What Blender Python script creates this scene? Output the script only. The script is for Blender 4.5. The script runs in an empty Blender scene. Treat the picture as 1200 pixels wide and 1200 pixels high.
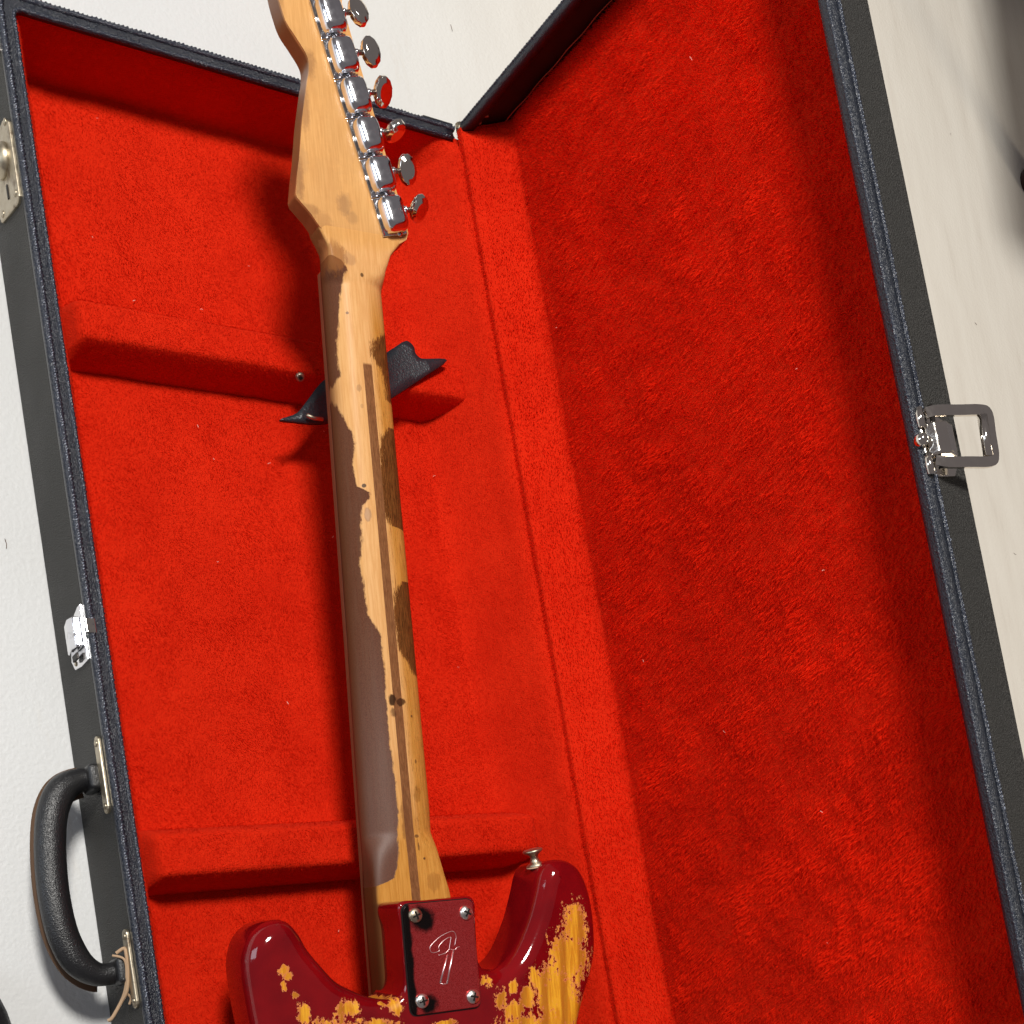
import bpy, bmesh, math, random
import numpy as np
from mathutils import Vector, Matrix, Euler, noise as mnoise
R = math.radians
random.seed(5); rng = np.random.default_rng(7)
scene = bpy.context.scene
col = scene.collection

# ------------------------------------------------------------------ camera
cd = bpy.data.cameras.new("camera"); cam = bpy.data.objects.new("camera", cd); col.objects.link(cam)
cam.location = (-0.299289, -0.781935, 0.920798)
cam.rotation_euler = (0.199254, -0.589359, -0.203686)
cd.sensor_fit = 'HORIZONTAL'; cd.sensor_width = 36; cd.lens = 47.03; cd.shift_x = 0.0; cd.shift_y = 0.4076
cd.clip_start = 0.02; cd.clip_end = 60
scene.camera = cam

# ------------------------------------------------------------------ light: a round ceiling lamp and a dim room
w = bpy.data.worlds.new("World"); scene.world = w; w.use_nodes = True
bg = w.node_tree.nodes["Background"]; bg.inputs[0].default_value = (1.0, 0.90, 0.92, 1); bg.inputs[1].default_value = 0.14
ld_ = bpy.data.lights.new("ceiling_lamp", 'AREA'); ld_.shape = 'DISK'; ld_.size = 0.52; ld_.energy = 92; ld_.color = (1.0, 0.97, 0.92)
lamp = bpy.data.objects.new("ceiling_lamp", ld_); col.objects.link(lamp)
lamp.location = (-0.62, 0.50, 2.60)
lamp.rotation_euler = (Vector((0.3, -0.5, 0)) - lamp.location).to_track_quat('-Z', 'Y').to_euler()
wd = bpy.data.lights.new("window_fill", 'AREA'); wd.shape = 'RECTANGLE'; wd.size = 0.7; wd.size_y = 1.3; wd.energy = 15; wd.color = (0.78, 0.88, 1.0)  # unseen cool source at left, placed low to brighten the lid
win = bpy.data.objects.new("window_fill", wd); col.objects.link(win)
win.location = (-2.3, 0.0, 1.05)
win.rotation_euler = (Vector((0.4, -0.4, .25)) - win.location).to_track_quat('-Z', 'Y').to_euler()
sd = bpy.data.lights.new("warm_fill", 'AREA'); sd.shape = 'DISK'; sd.size = 0.5; sd.energy = 9; sd.color = (1.0, 0.88, 0.72)  # added warm fill that lifts the right-hand floor, source unseen
sl = bpy.data.objects.new("warm_fill", sd); col.objects.link(sl); sl.location = (2.7, -1.2, 1.7)
sl.rotation_euler = (Vector((1.2, -0.1, 0)) - sl.location).to_track_quat('-Z', 'Y').to_euler()
scene.view_settings.view_transform = 'Standard'; scene.view_settings.look = 'None'
scene.view_settings.exposure = 0.0; scene.view_settings.gamma = 1.0
scene.render.engine = 'CYCLES'

# ------------------------------------------------------------------ materials
class NT:
    def __init__(s, name):
        s.m = bpy.data.materials.new(name); s.m.use_nodes = True
        s.t = s.m.node_tree; s.n = s.t.nodes; s.l = s.t.links
        s.b = s.n["Principled BSDF"]; s.out = s.n["Material Output"]
        s._co = None
    def co(s, kind='Object'):
        if s._co is None: s._co = s.n.new('ShaderNodeTexCoord')
        return s._co.outputs[kind]
    def set(s, inp, v):
        if isinstance(v, bpy.types.NodeSocket): s.l.new(v, inp)
        elif v is not None:
            inp.default_value = (*v, 1) if isinstance(v, (tuple, list)) and len(v) == 3 and inp.type == 'RGBA' else v
    def B(s, **k):
        nm = dict(base='Base Color', rough='Roughness', metal='Metallic', coat='Coat Weight', coatr='Coat Roughness', sheen='Sheen Weight',
                  sheenr='Sheen Roughness', sheent='Sheen Tint', spec='Specular IOR Level', normal='Normal', coatn='Coat Normal', sss='Subsurface Weight')
        for a, v in k.items(): s.set(s.b.inputs[nm[a]], v)
    def mapping(s, scale=(1, 1, 1), rot=(0, 0, 0), loc=(0, 0, 0), src=None):
        mp = s.n.new('ShaderNodeMapping'); s.l.new(src or s.co(), mp.inputs[0])
        mp.inputs['Scale'].default_value = scale; mp.inputs['Rotation'].default_value = rot; mp.inputs['Location'].default_value = loc
        return mp.outputs[0]
    def noise(s, sc, det=3, rough=.5, vec=None, dist=0, color=False):
        x = s.n.new('ShaderNodeTexNoise'); s.l.new(vec or s.co(), x.inputs['Vector'])
        x.inputs['Scale'].default_value = sc; x.inputs['Detail'].default_value = det; x.inputs['Roughness'].default_value = rough; x.inputs['Distortion'].default_value = dist
        return x.outputs[1 if color else 0]
    def vor(s, sc, vec=None, feat='F1', out=0, rnd=1):
        x = s.n.new('ShaderNodeTexVoronoi'); x.feature = feat; s.l.new(vec or s.co(), x.inputs['Vector']); x.inputs['Scale'].default_value = sc
        x.inputs['Randomness'].default_value = rnd
        return x.outputs[out]
    def math(s, op, a, b=None, c=None, clamp=False):
        x = s.n.new('ShaderNodeMath'); x.operation = op; x.use_clamp = clamp
        for i, v in enumerate((a, b, c)):
            if v is not None: s.set(x.inputs[i], v)
        return x.outputs[0]
    def ramp(s, f, a, b, lo=0., hi=1.):
        x = s.n.new('ShaderNodeMapRange'); x.interpolation_type = 'SMOOTHSTEP'; s.l.new(f, x.inputs[0])
        x.inputs[1].default_value = a; x.inputs[2].default_value = b; x.inputs[3].default_value = lo; x.inputs[4].default_value = hi
        return x.outputs[0]
    def mix(s, f, a, b, mode='MIX'):
        x = s.n.new('ShaderNodeMix'); x.data_type = 'RGBA'; x.blend_type = mode
        s.set(x.inputs[0], f); s.set(x.inputs[6], a); s.set(x.inputs[7], b)
        return x.outputs[2]
    def bump(s, h, dist=.001, strength=1., nrm=None):
        x = s.n.new('ShaderNodeBump'); s.l.new(h, x.inputs['Height']); x.inputs['Distance'].default_value = dist; x.inputs['Strength'].default_value = strength
        if nrm: s.l.new(nrm, x.inputs['Normal'])
        return x.outputs[0]
    def sep(s, v=None):
        x = s.n.new('ShaderNodeSeparateXYZ'); s.l.new(v or s.co(), x.inputs[0]); return x.outputs
    def curve(s, f, pts, x0, x1, v0, v1):
        t = s.math('DIVIDE', s.math('SUBTRACT', f, x0), x1 - x0, clamp=True)
        x = s.n.new('ShaderNodeFloatCurve'); s.l.new(t, x.inputs['Value'])
        c = x.mapping.curves[0]; pp = sorted(((a - x0) / (x1 - x0), (b - v0) / (v1 - v0)) for a, b in pts)
        c.points[0].location = pp[0]; c.points[1].location = pp[-1]
        for p in pp[1:-1]: c.points.new(*p)
        for p in c.points: p.handle_type = 'VECTOR'
        x.mapping.update()
        return s.math('ADD', s.math('MULTIPLY', x.outputs[0], v1 - v0), v0)

def plush(name, a, b, hair):
    t = NT(name)
    n1 = t.noise(18, 4, .6); n2 = t.noise(240, 2)
    f = t.math('ADD', t.math('MULTIPLY', n1, .6), t.math('MULTIPLY', n2, .4))
    t.B(base=t.mix(t.ramp(f, .35, .65), a, b), rough=.9, spec=.05, sheen=.10, sheenr=.5, sheent=(1, .18, .08))
    if not hair: t.B(normal=t.bump(t.math('ADD', t.noise(900, 2), t.noise(120, 3)), .0012, .8))
    else:
        tr = t.n.new('ShaderNodeBsdfTranslucent'); tr.inputs[0].default_value = (*b, 1)
        mx = t.n.new('ShaderNodeMixShader'); mx.inputs[0].default_value = .42
        t.l.new(t.b.outputs[0], mx.inputs[1]); t.l.new(tr.outputs[0], mx.inputs[2]); t.l.new(mx.outputs[0], t.out.inputs[0])
    return t.m
M_nap = plush("red_plush_backing", (.54, .0145, .0030), (.62, .0205, .0044), False)
M_fur = plush("red_plush_pile", (.60, .0160, .0034), (.70, .0235, .0048), True)

M_fur2 = plush("red_long_plush", (.80, .0225, .0045), (.92, .0310, .0060), True)  # lid pile coloured brighter to make up for the grazing lamp light
def tolex():
    t = NT("charcoal_vinyl")
    n = t.noise(1300, 2, .6); v = t.vor(900); g = t.noise(9, 3)
    t.B(base=t.mix(t.ramp(n, .35, .7), t.mix(g, (.013, .0128, .0122), (.020, .0195, .018)), (.060, .057, .052)), rough=t.ramp(g, .3, .7, .5, .62), spec=.25,
        normal=t.bump(t.math('ADD', v, n), .0009, 1.))
    return t.m
M_tolex = tolex()
def leather(name, a, bmp, sc, rough=.3, b=None):
    t = NT(name)
    v = t.vor(sc, feat='DISTANCE_TO_EDGE'); n = t.noise(sc * .9, 3)
    t.B(base=t.mix(t.noise(30), a, b or tuple(x * 1.5 for x in a)), rough=rough, spec=.6, normal=t.bump(t.math('ADD', v, n), bmp, .9))
    return t.m
M_rim = leather("navy_black_rim_vinyl", (.006, .008, .014), .0008, 800, .36, (.012, .016, .027))
M_welt = leather("glossy_welt_vinyl", (.012, .015, .024), .0006, 900, .26, (.03, .036, .055))
M_handle = leather("black_handle_leather", (.007, .007, .008), .0003, 900, .38)
M_strap = leather("black_strap_leather", (.012, .015, .020), .0004, 420, .42)
def flat(name, c, rough=.6, metal=0., spec=.5):
    t = NT(name); t.B(base=c, rough=rough, metal=metal, spec=spec); return t.m
M_black = flat("black_inner_vinyl", (.006, .004, .004), .6)
M_thread = flat("orange_thread", (.45, .09, .04), .7)
def chrome(name, c, dirt, rough=(.06, .22), dc=(.05, .03, .02)):
    t = NT(name); n = t.noise(60, 5, .65); k = t.ramp(n, .62 - dirt, .80 - dirt)
    t.B(base=t.mix(k, c, dc), metal=t.ramp(n, .62 - dirt, .85 - dirt, 1., .5), rough=t.ramp(t.noise(180, 3), .3, .7, *rough), normal=t.bump(t.noise(500, 2), .00008, .5))
    return t.m
M_chrome = chrome("worn_chrome", (.80, .80, .83), .0)
M_chrome2 = chrome("bright_chrome", (.80, .75, .68), -.06, (.06, .14))
M_nickel = chrome("aged_nickel", (.46, .40, .30), .10, (.32, .5), (.14, .09, .05))
M_dark_metal = flat("dark_recess_metal", (.02, .016, .014), .5, .6)

def floor_mat():
    t = NT("pale_vinyl_floor")
    s = t.mapping((14, 2.0, 1), (0, 0, R(12))); n = t.noise(3.2, 5, .6, s); m = t.noise(2.2, 3); e = t.noise(260, 3, .55)
    v = t.vor(330); x = t.sep()[0]
    wood = t.ramp(x, .1, .9)  # pale wood tone at right, also lightened to offset the lamp's falloff
    c = t.mix(t.ramp(m, .35, .65), (.64, .645, .64), (.57, .57, .56))
    c2 = t.mix(t.ramp(n, .3, .7), (.82, .775, .69), (.77, .72, .635))
    c = t.mix(wood, c, c2)
    c = t.mix(t.math('MULTIPLY', t.ramp(n, .58, .74), .25), c, (.60, .54, .46))
    t.B(base=c, rough=.5, spec=.3, normal=t.bump(t.math('ADD', t.math('MULTIPLY', e, 1.2), t.math('MULTIPLY', v, .4)), .0005, .6))
    return t.m
M_floor = floor_mat()

GS = 1.1648248 * .001          # guitar units (mm) to metres
def gco(t):                    # object coordinates back to guitar millimetres
    return t.mapping((1 / GS,) * 3)
def maple(name, tone=1.0, dirt=True):
    t = NT(name); v = gco(t)
    g = t.noise(.09, 4, .6, t.mapping((9, .5, 9), src=v)); h = t.noise(.03, 3, .5, v); f = t.noise(1.6, 2, .5, v)
    c = t.mix(t.ramp(g, .3, .7), (.58 * tone, .285 * tone, .086 * tone), (.67 * tone, .355 * tone, .120 * tone))
    c = t.mix(t.math('MULTIPLY', t.ramp(h, .45, .75), .35), c, (.50 * tone, .25 * tone, .08 * tone))
    if dirt:
        sx, sy, sz = t.sep(v)[:3]
        def blot(cx, cy, rx, ry, k, cc):
            nonlocal c
            d = t.math('ADD', t.math('POWER', t.math('DIVIDE', t.math('SUBTRACT', sx, cx), rx), 2.), t.math('POWER', t.math('DIVIDE', t.math('SUBTRACT', sy, cy), ry), 2.))
            c = t.mix(t.math('MULTIPLY', t.ramp(t.math('ADD', d, t.math('MULTIPLY', t.math('SUBTRACT', t.noise(.25, 4, .7, v), .5), 2.4)), .1, 1.5, 1., 0.), k), c, cc)
        blot(-6.5, 456, 5, 7, .45, (.20, .10, .05)); blot(-2, 449, 4, 4, .3, (.2, .1, .05)); blot(-33, 478, 6, 10, .25, (.3, .16, .08))
        blot(-22, 441, 7, 9, .35, (.25, .10, .03)); blot(-17, 428, 7, 6, .6, (.26, .10, .03)); blot(-22, 536, 5, 9, .55, (.22, .09, .03)); blot(-34.5, 468, 3.2, 16, .6, (.20, .08, .03)); blot(-27, 512, 3.5, 18, .5, (.24, .10, .04)); blot(-38, 575, 4, 20, .4, (.24, .10, .04)); blot(-30, 449, 7, 4, .45, (.22, .09, .03)); blot(31, 446, 4, 6, .35, (.24, .1, .04)); blot(0, 500, 18, 30, .18, (.35, .17, .06)); blot(-16, 470, 10, 14, .15, (.35, .17, .06))
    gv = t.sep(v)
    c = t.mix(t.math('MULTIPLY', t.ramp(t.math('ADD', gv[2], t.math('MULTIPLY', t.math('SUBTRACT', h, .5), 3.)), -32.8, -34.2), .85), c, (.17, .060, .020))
    t.B(base=c, rough=.38, spec=.35, coat=.15, coatr=.25, normal=t.bump(f, GS * .12, .4))
    return t.m
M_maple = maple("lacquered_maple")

B1 = [(-50, -60), (40, -60), (44, -30), (48.7, -14.2), (56, -10.5), (69.2, -8.8), (90, -6.8), (116.1, -7), (131.8, -8.2), (152.6, -7.9), (173.4, -7.1), (196.8, -7.6), (210.1, -13.8), (225.7, -14.8), (241.3, -15.8), (251.4, -13.6), (269.4, -12.6), (276, -11), (279.6, -6.8), (284, -6.5), (287.7, -13.5), (303.1, -14.5), (313.3, -12.3), (321.1, -13.9), (334.9, -18.7), (346.2, -22.6), (349.4, -20.5), (355, -16.5), (365.6, -17.7), (383.1, -15.6), (400.8, -13.4), (413.5, -10.9), (418, -8), (424, -14), (432, -60), (450, -60)]
B2 = [(-50, 60), (170, 60), (173, 14.5), (181.4, 9.3), (189, 2.9), (209.8, 1.5), (224.6, 4.2), (231.6, 11.2), (234, 40), (262, 40), (264, 8), (266.3, 5), (272.1, .5), (292.8, .4), (305, 1.8), (318.2, 4.5), (326.2, 12.2), (330, 40), (338, 40), (341.8, 12), (356.1, 10.9), (362.5, 7.4), (366.8, 2.9), (376.5, 5.1), (385.7, 18), (388, 60), (450, 60)]
def neck_mat():
    t = NT("worn_neck_maple"); v = gco(t); x, y, z = t.sep(v)[:3]
    g = t.noise(.09, 4, .6, t.mapping((9, .5, 9), src=v)); f = t.noise(1.5, 3, .6, v); lo = t.noise(.05, 3, .5, v)
    rg = t.noise(.30, 5, .72, t.mapping((1, .45, 1), src=v))
    c = t.mix(t.ramp(g, .3, .7), (.60, .30, .105), (.70, .39, .155))
    # the lacquer ambers towards the heel and the right-hand side
    amb = t.math('MAXIMUM', t.math('MULTIPLY', t.ramp(x, 1.5, 9), t.ramp(y, 425, 380, 0., 1.)), t.ramp(y, 130, 60, 0., 1.))
    c = t.mix(t.math('MULTIPLY', amb, .95), c, t.mix(t.ramp(g, .35, .65), (.46, .195, .032), (.56, .26, .052)))
    xr = t.math('ADD', x, t.math('MULTIPLY', t.math('SUBTRACT', rg, .5), 5.0))
    m1 = t.ramp(t.math('SUBTRACT', t.curve(y, B1, -50, 450, -60, 60), xr), -.35, .35)
    edge1 = t.ramp(t.math('ABSOLUTE', t.math('SUBTRACT', t.curve(y, B1, -50, 450, -60, 60), xr)), .1, 1.0, 1., 0.)
    st2 = t.noise(.5, 5, .75, t.mapping((3.2, .22, 1), src=v)); xr2 = t.math('ADD', x, t.math('MULTIPLY', t.math('SUBTRACT', st2, .5), 24.0))
    m2 = t.ramp(t.math('SUBTRACT', xr2, t.curve(y, B2, -50, 450, -60, 60)), -.5, .5)
    bare = t.mix(t.ramp(f, .3, .7), (.085, .030, .016), (.132, .050, .027))
    bare = t.mix(t.ramp(g, .35, .7, 0, .5), bare, (.12, .055, .032))
    dk = t.mix(t.ramp(st2, .35, .65), (.060, .020, .006), (.20, .072, .018))
    # walnut stripe down the middle
    st = t.math('MULTIPLY', t.ramp(t.math('ABSOLUTE', t.math('ADD', x, .1)), 2.75, 3.1, 1., 0.), t.ramp(y, 363, 361, 0., 1.))
    walnut = t.mix(t.ramp(t.noise(.5, 4, .7, t.mapping((5, .35, 5), src=v)), .3, .7), (.13, .048, .018), (.27, .115, .045))
    c = t.mix(t.math('MULTIPLY', t.math('MULTIPLY', t.ramp(st2, .54, .64), t.ramp(x, 2.2, 4.5)), t.math('MULTIPLY', t.ramp(y, 395, 370, 0., .75), t.ramp(y, 20, 90))), c, (.20, .075, .018))
    c = t.mix(m2, c, dk)
    c = t.mix(st, c, walnut)
    c = t.mix(t.math('MULTIPLY', edge1, .5), c, (.2, .1, .05))
    c = t.mix(m1, c, bare)
    # lacquer left with streaks of wear beside the stripe
    def blot(cx, cy, rx, ry, k, cc, amp=.6):
        nonlocal c
        d = t.math('ADD', t.math('POWER', t.math('DIVIDE', t.math('SUBTRACT', x, cx), rx), 2.), t.math('POWER', t.math('DIVIDE', t.math('SUBTRACT', y, cy), ry), 2.))
        c = t.mix(t.math('MULTIPLY', t.ramp(t.math('ADD', d, t.math('MULTIPLY', t.math('SUBTRACT', rg, .5), 3.2)), .45, 1.3, 1., 0.), k), c, cc)
    blot(-8.4, 270.5, 2.2, 4.2, .55, (.25, .15, .10)); blot(-8.6, 270.5, 1.4, 3., .6, (.5, .3, .17)); blot(-9.2, 288, 1.3, 1.3, .9, (.05, .03, .02))
    blot(-3.5, 158, 3.0, 3.4, .95, (.035, .014, .007)); blot(1.6, 156.5, 3.6, 2.3, .9, (.05, .018, .008)); blot(-4, 150, 2, 3, .7, (.06, .02, .01))
    blot(1.4, 415.6, 1.1, 1.2, .9, (.10, .05, .02)); blot(-9.8, 392, .9, .9, .8, (.15, .08, .04)); blot(-6.9, 346.7, 1.6, 2.4, .4, (.2, .1, .05)); blot(-6, 336, 1., 1.4, .3, (.2, .1, .05))
    blot(-16, 425, 8, 10, .7, (.26, .10, .03)); blot(-6, 424, 4, 4, .35, (.30, .16, .09)); blot(8, 100, 3, 5, .5, (.25, .1, .02)); blot(4.5, 74, 1.6, 1.2, .8, (.12, .05, .02)); blot(5, 68, .7, 2.8, .8, (.12, .05, .02))
    blot(13, 45, 5, 6, .4, (.25, .09, .02)); blot(-2, 82, 3, 16, .5, (.14, .05, .02)); blot(9, 148, .8, .8, .9, (.1, .04, .02)); blot(8, 60, .8, .8, .9, (.1, .04, .02)); blot(9, 120, .8, 1.5, .7, (.1, .04, .02))
    # darker brown low on the neck sides and by the heel
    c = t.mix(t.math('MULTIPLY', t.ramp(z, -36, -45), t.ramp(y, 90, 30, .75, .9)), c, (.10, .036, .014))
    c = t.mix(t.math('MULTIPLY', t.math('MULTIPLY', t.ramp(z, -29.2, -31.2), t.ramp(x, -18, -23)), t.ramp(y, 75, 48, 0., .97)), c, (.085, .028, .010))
    fh = t.math('ADD', t.math('MULTIPLY', f, .5), t.math('MULTIPLY', t.math('SUBTRACT', 1., m1), .8))
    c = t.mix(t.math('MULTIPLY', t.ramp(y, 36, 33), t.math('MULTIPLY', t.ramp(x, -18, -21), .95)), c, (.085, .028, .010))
    top = t.mix(t.ramp(g, .3, .7), (.58, .285, .086), (.67, .355, .120)); hh = t.noise(.03, 3, .5, v)
    top = t.mix(t.math('MULTIPLY', t.ramp(hh, .45, .75), .35), top, (.50, .25, .08))
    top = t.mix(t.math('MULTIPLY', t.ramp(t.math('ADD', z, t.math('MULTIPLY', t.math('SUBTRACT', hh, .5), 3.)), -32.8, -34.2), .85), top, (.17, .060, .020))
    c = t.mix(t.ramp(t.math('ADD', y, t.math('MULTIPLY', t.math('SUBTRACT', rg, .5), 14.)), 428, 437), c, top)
    t.B(base=c, rough=t.mix(m1, (.42,) * 3, (.52,) * 3), spec=t.math('ADD', .025, t.math('MULTIPLY', t.ramp(y, 230, 60, 0., 1.), t.math('MULTIPLY', m1, .45))), coat=t.math('MULTIPLY', t.math('SUBTRACT', 1., m1), .08), coatr=.30, normal=t.bump(fh, GS * .22, .8))
    return t.m
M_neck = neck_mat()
M_board = NT("dark_fretboard_edge"); M_board.B(base=M_board.mix(M_board.noise(.09, 3, .5, M_board.mapping((9, .4, 9), src=gco(M_board))), (.10, .038, .016), (.16, .065, .028)), rough=.5); M_board = M_board.m

BLOBS = [(94.7, 9.6, 8.5, 17), (88.5, -9.3, 14.5, 19), (76, -29, 18, 17), (84,-42,16,16), (52, -51, 22, 10.4), (37.5, -29.3, 4.2, 6.8), (71.4, -55.1, 22, 15.0), (-89.5, -23.5, 4.2, 7.2), (-74.7, -37.2, 24, 9), (-62.1, -23.1, 6.4, 5), (-45.8, -36.6, 14.0, 5), (-32.2, -25.5, 5, 5),
         (-98.9, 2.2, 2.9, 3.4), (-96.7, -1.4, 2.9, 2.9), (-99.2, -6.8, 1.9, 2.9), (-93.2, -11.9, 2.1, 2), (26.4, -17.7, 2.1, 3.4), (30.5, -18.2, 2.1, 3.4), (46.8, -22.7, 3.2, 4.8), (62.7, -18.6, 4.4, 6.2), (-2, -39.5, 8, 2.0), (-40, -24, 2, 2), (56, -30, 6, 7), (46, -38, 7, 6)]
def paint_mat():
    t = NT("chipped_crimson_lacquer"); v = gco(t); x, y, z = t.sep(v)[:3]
    n = t.noise(.13, 5, .62, t.mapping((1.3, .8, 1.), src=v)); nf = t.noise(.42, 6, .68, t.mapping((1.15, .8, 1.), src=v)); fine = t.noise(2.2, 2, .5, v)
    f = None
    for cx, cy, rx, ry in BLOBS:
        d = t.math('SQRT', t.math('ADD', t.math('POWER', t.math('DIVIDE', t.math('SUBTRACT', x, cx), rx), 2.), t.math('POWER', t.math('DIVIDE', t.math('SUBTRACT', y, cy), ry), 2.)))
        d = t.math('SUBTRACT', 1., d)
        d = t.math('MAXIMUM', t.math('MULTIPLY', d, min(1., (rx + ry) / 18 + .45)), -1.)
        f = d if f is None else t.math('MAXIMUM', f, d)
    f0 = f
    f = t.math('ADD', f, t.math('ADD', t.math('MULTIPLY', t.math('SUBTRACT', n, .5), 2.0), t.math('MULTIPLY', t.math('SUBTRACT', nf, .5), 2.5)))
    f = t.math('ADD', f, t.ramp(f0, -.9, -.3, -1.2, 0.))
    m = t.ramp(f, -.01, .03)
    rim = t.math('MULTIPLY', m, t.ramp(f, .06, .30, 1., 0.))
    gr = t.noise(.06, 4, .55, t.mapping((6, .5, 1), rot=(0, 0, .12), src=v), 1.4); gr2 = t.noise(.5, 3, .6, t.mapping((9, .35, 1), src=v))
    wood = t.mix(t.ramp(gr, .36, .60), (.78, .37, .020), (.60, .22, .009))
    wv = t.n.new('ShaderNodeTexWave'); wv.wave_type = 'BANDS'; wv.bands_direction = 'X'; t.l.new(t.mapping((1, .22, 1), rot=(0, 0, .25), src=v), wv.inputs['Vector']); wv.inputs['Scale'].default_value = .022; wv.inputs['Distortion'].default_value = 7.; wv.inputs['Detail'].default_value = 2.; wv.inputs['Detail Scale'].default_value = .35
    wood = t.mix(t.ramp(wv.outputs[1], .5, .95, 0., .75), wood, (.36, .10, .005))
    wood = t.mix(t.ramp(gr2, .45, .85, 0., .35), wood, (.33, .09, .006))
    wood = t.mix(t.math('MULTIPLY', rim, .85), wood, (.74, .21, .085))
    mid = t.noise(.03, 3, .5, v)
    paint = t.mix(t.ramp(mid, .3, .7), (.135, .0018, .0040), (.205, .0030, .0050))
    sp = t.ramp(t.noise(.9, 2, .5, v), .74, .78)
    t.B(base=t.mix(m, paint, wood), rough=t.mix(m, (.5,) * 3, (.45,) * 3), spec=t.math('MULTIPLY', m, .35), coat=t.math('SUBTRACT', 1., m), coatr=.07,
        normal=t.bump(t.math('ADD', t.math('MULTIPLY', t.math('SUBTRACT', 1., m), 1.), t.math('MULTIPLY', gr2, t.math('MULTIPLY', m, .5))), GS * .35, .9))
    t.set(t.b.inputs['Coat Normal'], t.bump(t.math('ADD', t.math('MULTIPLY', mid, 1.2), t.math('MULTIPLY', t.noise(.12, 3, .5, t.mapping((.3, 2.5, 1), src=v)), .35)), GS * .5, .4))
    return t.m
M_paint = paint_mat()
def plate_mat():
    t = NT("chrome_plate_red_reflection"); v = gco(t); x, y, z = t.sep(v)[:3]
    n = t.noise(2.2, 4, .75, v); n2 = t.noise(.14, 4, .6, v)
    def d(cx, cy, r): return t.math('SUBTRACT', 1., t.math('DIVIDE', t.math('SQRT', t.math('ADD', t.math('POWER', t.math('SUBTRACT', x, cx), 2.), t.math('POWER', t.math('SUBTRACT', y, cy), 2.))), r))
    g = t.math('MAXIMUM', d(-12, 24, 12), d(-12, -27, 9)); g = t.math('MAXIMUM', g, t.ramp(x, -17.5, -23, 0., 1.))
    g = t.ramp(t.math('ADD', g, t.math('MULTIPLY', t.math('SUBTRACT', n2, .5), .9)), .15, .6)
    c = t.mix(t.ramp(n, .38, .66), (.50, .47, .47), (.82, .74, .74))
    c = t.mix(t.ramp(n, .3, .75, .99, .90), c, (.44, .011, .012)); c = t.mix(g, c, (.012, .008, .008))  # red reflection painted into the chrome's own colour
    t.B(base=c, metal=.7, spec=.3, rough=t.ramp(n, .3, .7, .22, .36), normal=t.bump(n, GS * .05, .5))
    return t.m
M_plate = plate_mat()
M_twine = flat("jute_twine", (.42, .28, .17), .9)
M_wood_dark = flat("dark_brown_wood", (.035, .012, .008), .45)

# ------------------------------------------------------------------ helpers
def link(name, me, mat, parent=None, smooth=True, loc=None):
    o = bpy.data.objects.new(name, me); col.objects.link(o)
    if mat: me.materials.append(mat)
    if parent: o.parent = parent
    if smooth: me.shade_smooth()
    if loc: o.location = loc
    return o
def pyd(name, V, F, mat, parent=None, smooth=True):
    me = bpy.data.meshes.new(name); me.from_pydata([tuple(map(float, v)) for v in V], [], F); me.validate(); me.update()
    bm = bmesh.new(); bm.from_mesh(me); bmesh.ops.recalc_face_normals(bm, faces=bm.faces[:]); bm.to_mesh(me); bm.free()
    return link(name, me, mat, parent, smooth)
def bmo(name, bm, mat, parent=None, smooth=True):
    me = bpy.data.meshes.new(name); bm.to_mesh(me); bm.free(); return link(name, me, mat, parent, smooth)
def empty(name, label, cat, loc=(0, 0, 0)):
    o = bpy.data.objects.new(name, None); o.empty_display_size = .05; col.objects.link(o); o.location = loc
    o['label'] = label; o['category'] = cat; return o
def bev(o, wd=.001, seg=3, ang=35):
    m = o.modifiers.new('bevel', 'BEVEL'); m.width = wd; m.segments = seg; m.limit_method = 'ANGLE'; m.angle_limit = R(ang); return o
def box(bm, c, s, M=None):
    r = bmesh.ops.create_cube(bm, size=1); bmesh.ops.scale(bm, vec=s, verts=r['verts']); bmesh.ops.translate(bm, vec=c, verts=r['verts'])
    if M is not None: bmesh.ops.transform(bm, matrix=M, verts=r['verts'])
    return r['verts']
def prism(poly, h0, h1, fn=lambda x, y, z: (x, y, z)):       # polygon extruded h0..h1
    bm = bmesh.new(); a = [bm.verts.new(fn(x, y, h0)) for x, y in poly]; b = [bm.verts.new(fn(x, y, h1)) for x, y in poly]
    bm.faces.new(a); bm.faces.new(b); n = len(poly)
    for i in range(n): bm.faces.new((a[i], a[(i + 1) % n], b[(i + 1) % n], b[i]))
    bmesh.ops.recalc_face_normals(bm, faces=bm.faces[:]); return bm
def frames(P, closed=False):
    P = [Vector(p) for p in P]; n = len(P); T = []
    for i in range(n):
        a = P[(i - 1) % n] if closed or i else P[i]; b = P[(i + 1) % n] if closed or i < n - 1 else P[i]; T.append((b - a).normalized())
    up = Vector((0, 0, 1)) if abs(T[0].z) < .9 else Vector((1, 0, 0)); N = []
    u = (up - T[0] * up.dot(T[0])).normalized()
    for t in T:
        u = (u - t * u.dot(t)).normalized(); N.append(u)
    return P, T, N
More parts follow.
